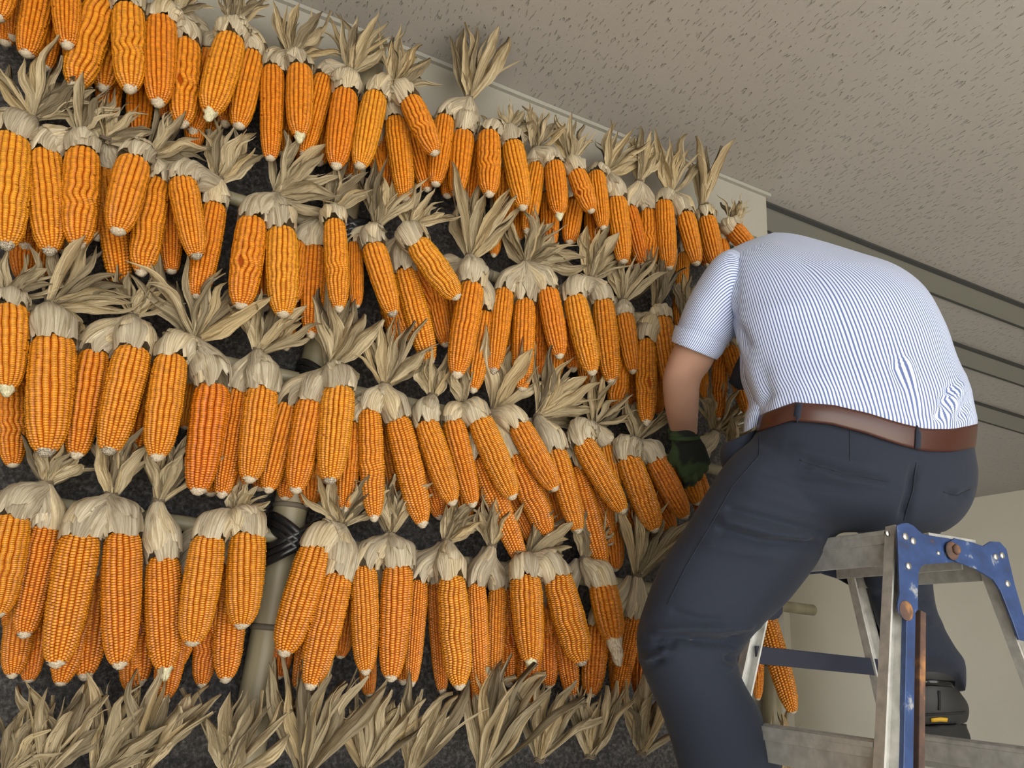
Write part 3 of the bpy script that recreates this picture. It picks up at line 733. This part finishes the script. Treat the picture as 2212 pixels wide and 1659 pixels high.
# body: one fused figure under the clothes
def shrink(G_, k):
    c = G_.mean(1, keepdims=True); return c + (G_ - c) * k
hipR = [ring((1645, 915), (2100, 935), 1.53, .12, prof=WAIST), ring((1618, 960), (2108, 985), 1.53, .135, prof=WAIST, pk=.6), ring((1590, 1020), (2113, 1025), 1.525, .145),
        ring((1620, 1075), (2104, 1078), 1.52, .145), ring((1690, 1120), (2078, 1122), 1.52, .125), ring((1770, 1150), (2040, 1150), 1.52, .09)]
legL = [ring((1625, 950), (1850, 1110), 1.52, .12), ring((1575, 992), (1800, 1165), 1.51, .12), ring((1533, 1053), (1760, 1225), 1.50, .118), ring((1479, 1142), (1701, 1300), 1.49, .112), ring((1428, 1220), (1648, 1350), 1.47, .105),
        ring((1393, 1305), (1612, 1392), 1.455, .10), ring((1375, 1372), (1594, 1424), 1.44, .096), ring((1382, 1428), (1597, 1450), 1.43, .094), ring((1400, 1478), (1614, 1488), 1.425, .092),
        ring((1427, 1536), (1642, 1536), 1.42, .09), ring((1449, 1600), (1664, 1602), 1.415, .088), ring((1468, 1670), (1692, 1664), 1.41, .088), ring((1500, 1800), (1715, 1795), 1.40, .088), ring((1530, 1935), (1735, 1930), 1.39, .086)]
legR = [ring((1840, 1090), (2066, 1095), 1.58, .11), ring((1858, 1180), (2016, 1185), 1.64, .09), ring((1866, 1255), (2015, 1250), 1.67, .078), ring((1886, 1318), (2022, 1308), 1.675, .074),
        ring((1902, 1368), (2038, 1352), 1.675, .074), ring((1914, 1410), (2064, 1398), 1.67, .076), ring((1920, 1450), (2086, 1434), 1.67, .080, raise_=25), ring((1924, 1505), (2087, 1498), 1.67, .082, raise_=85)]
headc = P(1700, 655, 1.93); hax = np.array([unit(np.cross(unit(np.array([-.15, .75, -.65])), Z)), unit(np.array([-.15, .75, -.65])), np.cross(unit(np.cross(unit(np.array([-.15, .75, -.65])), Z)), unit(np.array([-.15, .75, -.65])))])
hx, hy, hz = hax   # right, face direction, crown
armR2 = [(P(1810, 640, 1.80), .055), (P(1790, 720, 1.86), .048), (P(1765, 780, 1.92), .042), (P(1730, 790, 2.02), .036), (P(1700, 770, 2.12), .030)]
neck = tube([P(1690, 560, 1.74), P(1697, 600, 1.82), headc - hz * .02], [.062, .058, .056], 20)
head = [sphere(headc, np.array([.076, .096, .115]), hax), sphere(headc + hy * .035 - hz * .06, np.array([.058, .055, .055]), hax),
        sphere(headc + hy * .102 - hz * .02, np.array([.014, .018, .026]), hax), sphere(headc + hx * .078 - hz * .015, np.array([.010, .018, .032]), hax),
        sphere(headc - hx * .078 - hz * .015, np.array([.010, .018, .032]), hax), sphere(headc + hy * .088 - hz * .068, np.array([.026, .014, .010]), hax)]
body_parts = [solid(shrink(loft(shirtR, 3), .86)), solid(loft(armR, 4)), solid(shrink(loft(hipR, 3), .82)), solid(shrink(loft(legL, 3), .76)), solid(shrink(loft(legR[:6], 3), .80)), neck,
              tube([a for a, _ in armR2], [b for _, b in armR2], 18)] + head
person = obj('person', fuse('person', body_parts, .006, 5), m_skin)
tag(person, 'person in blue-striped shirt and navy trousers straddling the stepladder, back turned, reaching into corn', 'person')
def hand(name, Wp, v, mback, sgn):
    v = unit(v); mback = unit(mback - v * (mback @ v)); l = np.cross(v, mback) * sgn
    parts = [tube([Wp - v * .035, Wp - v * .01, Wp], [.033, .031, .029], 16)]
    for k in range(5):   # palm as a row of overlapping rays
        o_ = (k - 2) * .0155
        parts.append(tube([Wp - v * .005 + l * o_ * .55, Wp + v * .04 + l * o_ * .9, Wp + v * .088 + l * o_], [.0155, .016, .0135], 12))
    for k, (ln, o_) in enumerate([(.068, .030), (.078, .010), (.073, -.010), (.056, -.029)]):
        p0 = Wp + v * (.090 - .004 * abs(k - 1)) + l * o_; a_ = .35 + .05 * k; pts = [p0 - v * .01, p0]; dv = v
        for sgm in (.42, .32, .26):
            dv = unit(v * math.cos(a_) - mback * math.sin(a_)); pts.append(pts[-1] + dv * ln * sgm); a_ += .45
        parts.append(tube(pts, [.0105, .0102, .0098, .009, .0072], 10))
    p0 = Wp + v * .022 + l * .032
    d1 = unit(v * .75 + l * .55 - mback * .35); d2 = unit(v * .95 + l * .15 - mback * .5)
    parts.append(tube([p0 - l * .015, p0, p0 + d1 * .035, p0 + d1 * .035 + d2 * .03], [.015, .0145, .0115, .0085], 10))
    return fuse(name, parts, .0032, 4)
Wl = P(1478, 948, 1.855)
gl = obj('glove', hand('glove', Wl, P(1512, 1045, 1.89) - Wl, unit(CAM - Wl) + RT * .3, 1), m_glove, person)
rim = [Wl + .0345 * (RT * math.cos(q) * .98 + unit(CAM - Wl) * math.sin(q) - UP * 0) + UP * (.004 - .004 * math.sin(q)) for q in np.linspace(0, 6.283, 25)]
obj('glove_cuff', mesh('glove_cuff', *tube(rim, .0055, 8, False)), mat('green_knit_cuff', (.03, .058, .02), .9), gl)
W2 = P(1696, 768, 2.13)
obj('glove', hand('glove', W2, np.array([-.2, .6, .4]), Z, -1), m_glove, person)
obj('hair', fuse('hair', [sphere(headc + hz * .018 - hy * .014, np.array([.083, .098, .112]), hax)], .006, 3), m_hair, person)
for s in (-1, 1):
    v_, f_ = sphere(headc + hx * .031 * s + hy * .083 + hz * .004, np.array([.013, .010, .009]), hax)
    obj('eye', mesh('eye', v_, f_), mat('eye', (.03, .02, .015), .2), person)

# shirt: torso and sleeve share one object; the armhole seam shows
SUBT = 9
tg = loft(shirtR, SUBT); sg = loft(sleeveR, SUBT)
def cloth(Gd, stripes, tilt=0.0):
    n, m_, _ = Gd.shape; G2 = np.concatenate([Gd, Gd[:, :1]], 1)
    uvs = np.array([[k / m_ * stripes + tilt * i / n, i / n] for i in range(n) for k in range(m_ + 1)])
    return G2.reshape(-1, 3), gridfaces(n, m_ + 1), uvs
v1, f1, w1 = cloth(tg, 176); v2, f2, w2 = cloth(sg, 84, 6)
VV = np.concatenate([v1, v2]); FF = list(f1) + [tuple(i + len(v1) for i in q) for q in f2]
sm = mesh('shirt', VV, FF, np.concatenate([w1, w2]))
sm = sm
shirt = None
fold(sm, [([(1725, 557), (1783, 631), (1816, 710), (1856, 804), (1877, 870)], -2.5, 7), ([(1930, 770), (1965, 840), (1985, 915)], -6, 9), ([(1950, 765), (1985, 840), (2000, 910)], 5, 10),
          ([(2045, 915), (2060, 870), (2078, 815)], 5, 8), ([(2025, 918), (2040, 870), (2060, 825)], -6, 7), ([(2070, 915), (2085, 880), (2098, 860)], -5, 6),
          ([(1640, 890), (1660, 850), (1640, 780)], -6, 10), ([(1620, 760), (1600, 720), (1585, 690)], -7, 9), ([(1590, 660), (1660, 668), (1760, 660)], 2.5, 20),
          ([(1560, 640), (1530, 690), (1500, 730)], -5, 8), ([(1575, 655), (1560, 700), (1540, 745)], -5, 8), ([(1545, 615), (1510, 660), (1480, 705)], -4, 9), ([(1530, 660), (1512, 700), (1500, 735)], 4, 9),
          ([(1581, 545), (1592, 600), (1588, 660), (1580, 700)], -4, 6), ([(1700, 860), (1690, 800)], -3, 9), ([(1860, 880), (1840, 800)], -3, 9), ([(1800, 860), (1790, 800)], 3, 9)])
shirt = obj('shirt', sm, m_shirt, person)
cg = loft([ring((1459, 702), (1571, 741), 1.675, .069), ring((1455, 715), (1567, 752), 1.675, .069), ring((1451, 730), (1559, 766), 1.675, .067), ring((1451, 738), (1548, 777), 1.675, .064), ring((1456, 738), (1545, 772), 1.675, .058)], 4)
v_, f_, w_ = cloth(cg, 84, 2.5)
obj('sleeve_cuff', mesh('sleeve_cuff', v_, f_, w_), m_shirt, shirt)
# billow of the shirt front at his left side
bl = loft([ring((1606, 935), (1665, 905), 1.55, .03), ring((1608, 905), (1680, 880), 1.55, .045), ring((1616, 870), (1700, 850), 1.56, .06), ring((1600, 820), (1690, 800), 1.60, .07), ring((1598, 765), (1680, 750), 1.63, .06)], 5)
v_, f_, w_ = cloth(bl, 46, 3)
obj('shirt_front', mesh('shirt_front', v_, f_, w_), m_shirt, shirt)
tp = catmull([P(1668, 640, 1.90), P(1632, 740, 1.86), P(1608, 800, 1.83), P(1603, 842, 1.82)], 6)
V = []
for i, q in enumerate(tp):
    w_ = .018 + .016 * i / len(tp) if i < len(tp) - 4 else .034 * (len(tp) - i) / 4
    for a_, b_ in ((-1, 0), (0, 1), (1, 0), (0, -1)): V.append(q + RT * a_ * w_ + fw * b_ * .004)
f_ = gridfaces(len(tp), 4, True)
obj('necktie', mesh('necktie', V, f_), m_tiec, person)

# trousers
tm = fuse('trousers', [solid(loft(hipR, 4)), solid(loft(legL, 4)), solid(loft(legR, 4))], .0055, 9)
fold(tm, [([(1540, 1140), (1650, 1170), (1775, 1176)], -6, 9), ([(1545, 1118), (1660, 1150), (1760, 1165)], 5, 9), ([(1560, 1095), (1680, 1128), (1790, 1155)], -5, 8), ([(1590, 1050), (1700, 1085), (1800, 1120)], 3, 14),
          ([(1640, 1010), (1720, 1040), (1850, 1060)], -3, 10), ([(1500, 1170), (1590, 1190), (1700, 1205)], 3, 14),
          ([(1400, 1365), (1480, 1360), (1560, 1358), (1635, 1350)], 5, 8), ([(1400, 1380), (1470, 1376), (1580, 1385), (1610, 1376)], -7, 8), ([(1485, 1384), (1530, 1391), (1600, 1398)], -8, 6), ([(1395, 1407), (1430, 1398), (1470, 1390)], -7, 8),
          ([(1385, 1425), (1410, 1418), (1450, 1400)], 6, 8), ([(1400, 1435), (1440, 1422)], -5, 7), ([(1560, 1420), (1595, 1425)], -8, 8), ([(1440, 1318), (1510, 1340), (1570, 1345)], -4, 9), ([(1590, 1440), (1560, 1445)], 5, 8),
          ([(1978, 1000), (1968, 1060), (1948, 1135)], -7, 10), ([(1728, 995), (1820, 1022), (1925, 1042)], -4, 7), ([(1735, 1008), (1830, 1035), (1920, 1050)], 3, 8), ([(2040, 1062), (2070, 1075), (2102, 1060)], -4, 7),
          ([(1700, 960), (1800, 990), (1900, 1010)], 2.5, 12), ([(1880, 1280), (1950, 1300), (2020, 1300)], -5, 8), ([(1900, 1340), (1960, 1350), (2030, 1345)], 4, 9)])
trou = obj('trousers', tm, m_trou, person)
ribbon('side_seam', tm, [(1642, 925), (1640, 985), (1584, 1049), (1535, 1135), (1482, 1224), (1440, 1310)], .0016, .0012, m_seam, trou)
ribbon('back_seam', tm, [(1979, 1000), (1972, 1060), (1950, 1130)], .0018, .0012, m_seam, trou)
ribbon('pocket_welt', tm, [(1728, 994), (1820, 1021), (1928, 1041)], .0022, .0014, m_seam, trou)
ribbon('pocket_welt', tm, [(2038, 1062), (2070, 1070), (2102, 1054)], .0022, .0014, m_seam, trou)
ribbon('dart_seam', tm, [(1835, 932), (1836, 1002)], .0014, .001, m_seam, trou)
# belt, its loops
bo = loft([ring((1641, 898), (2112, 915), 1.53, .131, prof=WAIST), ring((1637, 915), (2110, 938), 1.53, .137, prof=WAIST), ring((1633, 935), (2107, 966), 1.53, .138, prof=WAIST)], 3)
bi = bo + (bo.mean(1, keepdims=True) - bo) * .025
nb, mb, _ = bo.shape
V = np.concatenate([bo.reshape(-1, 3), bi.reshape(-1, 3)]); o_ = nb * mb
f_ = gridfaces(nb, mb, True) + [tuple(i + o_ for i in reversed(q)) for q in gridfaces(nb, mb, True)]
for k in range(mb):
    j = (k + 1) % mb; f_.append((j, k, o_ + k, o_ + j)); e_ = (nb - 1) * mb; f_.append((e_ + k, e_ + j, o_ + e_ + j, o_ + e_ + k))
bm_ = mesh('belt', V, f_)
belt = obj('belt', bm_, m_belt, person)
for ln_ in ([(1727, 866), (1722, 900), (1716, 938)], [(1983, 914), (1982, 950), (1979, 1000)]):
    pts = []
    bv = join([(list(V), f_)])
    ribbon('belt_loop', bm_, ln_, .0125, .0022, m_trou, trou, off=.0006)
# waistband and pocket that stand open at his left hip
wb = loft([ring((1560, 960), (1640, 925), 1.55, .035), ring((1555, 985), (1635, 955), 1.55, .045), ring((1562, 1015), (1640, 1000), 1.545, .05), ring((1575, 1050), (1650, 1040), 1.54, .05)], 4)
obj('pocket_bag', mesh('pocket_bag', *solid(wb)), m_trou, trou)

# boots
def boot(rows, z, m, heelz):
    return loft([ring(a_, b_, z, th) for a_, b_, th in rows], 4)
Rb = [(2038, 1390, .05), (2042, 1421, .052), (2059, 1436, .056), (2071, 1456, .058), (2066, 1480, .055), (2076, 1498, .06), (2090, 1518, .066), (2094, 1540, .068), (2088, 1562, .066)]
cxb = 2012
ub = loft([ring((2 * cxb - x, y + 6), (x, y), 1.69, th) for x, y, th in Rb], 4)
toe = ray(2016, 1600); toe = unit(np.array([toe[0], toe[1], 0]))
ank = P(cxb, 1535, 1.69)
toeP = tube([ank, ank + toe * .08 - Z * .012, ank + toe * .15 - Z * .025, ank + toe * .19 - Z * .03], [.058, .052, .045, .026], 18)
bt = obj('boot', fuse('boot', [solid(ub), toeP], .005, 4), m_boot, person)
sl = loft([ring((2 * cxb - 2090, 1572), (2090, 1562), 1.69, .066), ring((2 * cxb - 2088, 1580), (2088, 1570), 1.69, .066), ring((2 * cxb - 2096, 1596), (2096, 1588), 1.69, .07), ring((2 * cxb - 2098, 1614), (2098, 1609), 1.69, .07)], 3)
zs = P(cxb, 1611, 1.69)
solt = boxmesh('s', zs + toe * .0 - np.cross(toe, Z) * .04, toe * .20, np.cross(toe, Z) * .08, Z * .03)
vv = [q.co[:] for q in solt.vertices]; ff = [tuple(p_.vertices) for p_ in solt.polygons]
obj('sole', fuse('sole', [solid(sl), (np.array(vv), ff)], .005, 2), m_sole, bt)
bme = bt.data
ribbon('strap', bme, [(1960, 1478), (2010, 1474), (2066, 1478)], .014, .003, m_strap, bt)
ribbon('toggle', bme, [(1975, 1418), (2010, 1410), (2036, 1420)], .022, .006, m_strap, bt)
ribbon('badge', bme, [(2010, 1555), (2030, 1553), (2052, 1555)], .009, .003, m_yel, bt)
ribbon('heel_seam', bme, [(2028, 1492), (2029, 1515), (2028, 1540)], .006, .002, m_sole, bt)
ribbon('heel_rim', bme, [(1950, 1548), (2010, 1543), (2060, 1541), (2092, 1538)], .005, .002, m_sole, bt)
# the other boot, on the step below the frame
a2 = P(1640, 1960, 1.40); t2 = unit(np.array([-.1, 1, 0]))
b2 = fuse('boot', [tube([a2 + Z * .06, a2, a2 - Z * .05], [.058, .056, .06], 18), tube([a2 - Z * .05, a2 - Z * .06 + t2 * .1, a2 - Z * .075 + t2 * .19], [.056, .05, .03], 18)], .006, 4)
o2 = obj('boot', b2, m_boot, person)
obj('sole', boxmesh('sole', a2 - Z * .125 - t2 * .06 - np.cross(t2, Z) * .045, t2 * .28, np.cross(t2, Z) * .09, Z * .03, .006), m_sole, o2)

# ------------------------------------------------------------------ stepladder
T = P(1927, 1146, 1.36)
A_ = -N                                               # treads run away from the lens, square to the wall
lad = empty('stepladder', np.array([T[0], T[1], 0]) + A_ * .2 + D * .1, 'worn aluminium stepladder with chipped blue hinge brackets under the person', 'ladder')
def lobj(name, me, m, parent=lad): return obj(name, me, m, parent, world=True)
HT = T[2]
def stile(top, dd, nn, label=None):
    """C-shaped rail from its top down to the floor; dd and nn are the drift per metre of drop along d and n"""
    bot = top + (D * dd + N * nn - Z) * top[2]
    ax = bot - top; s = unit(D - unit(ax) * (D @ unit(ax))); t = unit(np.cross(s, unit(ax)))
    if t @ N < 0: t = -t
    wd, dp, th = .033, .020, .004
    prof = [(-wd / 2, dp), (-wd / 2, 0), (wd / 2, 0), (wd / 2, dp), (wd / 2 - th, dp), (wd / 2 - th, th), (-wd / 2 + th, th), (-wd / 2 + th, dp)]
    V = [top + s * a_ + t * b_ for a_, b_ in prof] + [bot + s * a_ + t * b_ for a_, b_ in prof]
    f = [(i, (i + 1) % 8, 8 + (i + 1) % 8, 8 + i) for i in range(8)] + [tuple(range(7, -1, -1)), tuple(range(8, 16))]
    me = mesh('stile', V, f, smooth=False)
    bm = bmesh.new(); bm.from_mesh(me); bmesh.ops.recalc_face_normals(bm, faces=bm.faces[:]); bm.to_mesh(me); bm.free()
    o = lobj('stile', me, m_alu)
    foot = boxmesh('foot', bot - s * .024 - t * .008 + Z * 0, s * .048, t * .04, Z * .035, .004)
    lobj('foot', foot, m_black, o)
    return bot
SEP = .225; LEN = .30
DA, NA = -.285, .045
tops = {('A', 0): T, ('A', 1): T + A_ * LEN, ('B', 0): T + D * SEP, ('B', 1): T + A_ * LEN + D * SEP}
bots = {}
for (s, k), tp_ in tops.items():
    bots[s, k] = stile(tp_, DA if s == 'A' else -DA, NA + .03 if k == 0 else -NA)
def at_h(s, k, z):
    a_, b_ = tops[s, k], bots[s, k]; t = (a_[2] - z) / (a_[2] - b_[2]); return a_ + (b_ - a_) * t
def tread(s, z, first=False):
    p_, q_ = at_h(s, 0, z), at_h(s, 1, z); sg = -1 if s == 'A' else 1
    parts = []
    ax = unit(q_ - p_); p_ = p_ + ax * .004; q_ = q_ - ax * .004
    c = lambda o, h0, h1, d0, d1: boxmesh('tread', p_ + D * sg * d0 + Z * h0, (q_ - p_), D * sg * (d1 - d0), Z * (h1 - h0), .001)
    ms = [c(0, -.004, .004, -.045, .016), c(0, -.019, -.003, .010, .014), c(0, -.055, -.018, .005, .010), c(0, -.040, -.004, -.045, -.041), c(0, .0035, .0065, -.04, -.032), c(0, .0035, .0065, -.02, -.012), c(0, .0035, .0065, .0, .008)]
    V, f, o_ = [], [], 0
    for me in ms:
        V += [v.co[:] for v in me.vertices]; f += [tuple(i + o_ for i in q.vertices) for q in me.polygons]; o_ = len(V)
    t_ = lobj('tread', mesh('tread', V, f, smooth=False), m_alu)
    return t_
for s in 'AB':
    for k in range(6):
        z = HT - .006 - .343 * k
        if z > .12: tread(s, z - (0 if k else 0))
# hinge brackets: outlines in the plane of the near frame
def plate(name, px, nvoff, th, m, parent=lad, far=False):
    q0 = T + N * nvoff; pts = [plane_pt(x, y, q0, N) for x, y in px]
    if far: pts = [q + A_ * (LEN + .02) for q in pts]
    n = len(pts); V = pts + [q + N * th for q in pts]
    f = [tuple(range(n)), tuple(range(2 * n - 1, n - 1, -1))] + [(i, n + i, n + (i + 1) % n, (i + 1) % n) for i in range(n)]
    me = mesh(name, V, f, smooth=False)
    bm = bmesh.new(); bm.from_mesh(me); bmesh.ops.recalc_face_normals(bm, faces=bm.faces[:])
    bmesh.ops.bevel(bm, geom=[e for e in bm.edges if abs((e.verts[0].co - e.verts[1].co).normalized() @ Vector(N)) < .2], offset=.0008, segments=1, affect='EDGES')
    bm.to_mesh(me); bm.free()
    return lobj(name, me, m, parent)
brA = [(1934,1136),(1944,1131),(1957,1130),(1970,1136),(1980,1146),(1989,1153),(2010,1158),(2043,1163),(2062,1168),(2073,1180),(2075,1198),(2063,1214),(2030,1217),(1994,1220),(1985,1226),(1981,1238),(1979,1281),(1979,1316),(1972,1328),(1960,1334),(1945,1333),(1936,1322),(1935,1305),(1940,1281),(1938,1230),(1936,1172)]
brB = [(2044,1190),(2046,1172),(2058,1163),(2097,1172),(2120,1180),(2136,1170),(2156,1171),(2170,1186),(2177,1216),(2188,1263),(2205,1322),(2222,1375),(2214,1386),(2197,1382),(2184,1344),(2157,1275),(2141,1252),(2101,1228),(2064,1215),(2050,1205)]
bA = plate('hinge_bracket', brA, .036, .004, m_blue); bB = plate('hinge_bracket', brB, .0405, .004, m_blue)
brAf = [plane_pt(x, y, T + N * .024, N) for x, y in brA]
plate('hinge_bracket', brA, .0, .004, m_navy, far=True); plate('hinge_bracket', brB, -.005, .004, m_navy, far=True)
def disc(name, x, y, nvoff, r, h, m, parent, seg=16):
    c = plane_pt(x, y, T + N * nvoff, N)
    v, f = tube([c, c + N * h * .6, c + N * h], [r, r * .96, r * .62], seg); lobj(name, mesh(name, v, f), m, parent)
for x, y, r in ((1954,1159,.0068),(1971,1169,.0065),(1961,1223,.0065),(2025,1195,.004)): disc('rivet', x, y, .040, r, .004, m_rivet, bA)
for x, y, r in ((2149,1203,.0062),(2163,1200,.0062),(2175,1261,.0065)): disc('rivet', x, y, .0445, r, .004, m_rivet, bB)
disc('washer', 2056, 1190, .0445, .0165, .003, m_rust, bA); disc('pivot_bolt', 2064, 1187, .0475, .0095, .007, m_rust, bA, 6)
disc('rust_patch', 1958, 1319, .0401, .0165, .0006, m_rust, bA)
# blue stay and rusty bar that run down beside the near rail
b0 = plane_pt(1963, 1322, T + N * .034, N); b1 = b0 + (D * (DA + .02) + N * (NA + .03) - Z) * .95
lobj('blue_stay', bar('blue_stay', b0, b1, D, .021, .010), m_blue)
r0_ = plane_pt(1986, 1322, T + N * .032, N); r1_ = r0_ + (D * (DA + .02) + N * (NA + .03) - Z) * .95
lobj('rusty_bar', bar('rusty_bar', r0_, r1_, D, .013, .016), m_rust)
for k, z in ((0, HT - .33), (1, HT - .22)):
    pa, pb = at_h('A', k, z), at_h('B', k, z)
    if k: lobj('lock_bar', bar('lock_bar', pa + N * .012 + D * .012, pb + N * .012, Z, .034, .006), m_navy)
for y in (1152, 1602): disc('rivet', 1917 if y < 1200 else 1905, y, .0235 if y < 1200 else .026, .006, .003, m_rivet, lad)
# bright top strip between the two frames
q0 = plane_pt(1996, 1155, T + N * .012, N); q1 = plane_pt(2097, 1171, T + N * .012, N)
lobj('top_strip', bar('top_strip', q0, q1, Z, .006, .02, .001), m_alu)
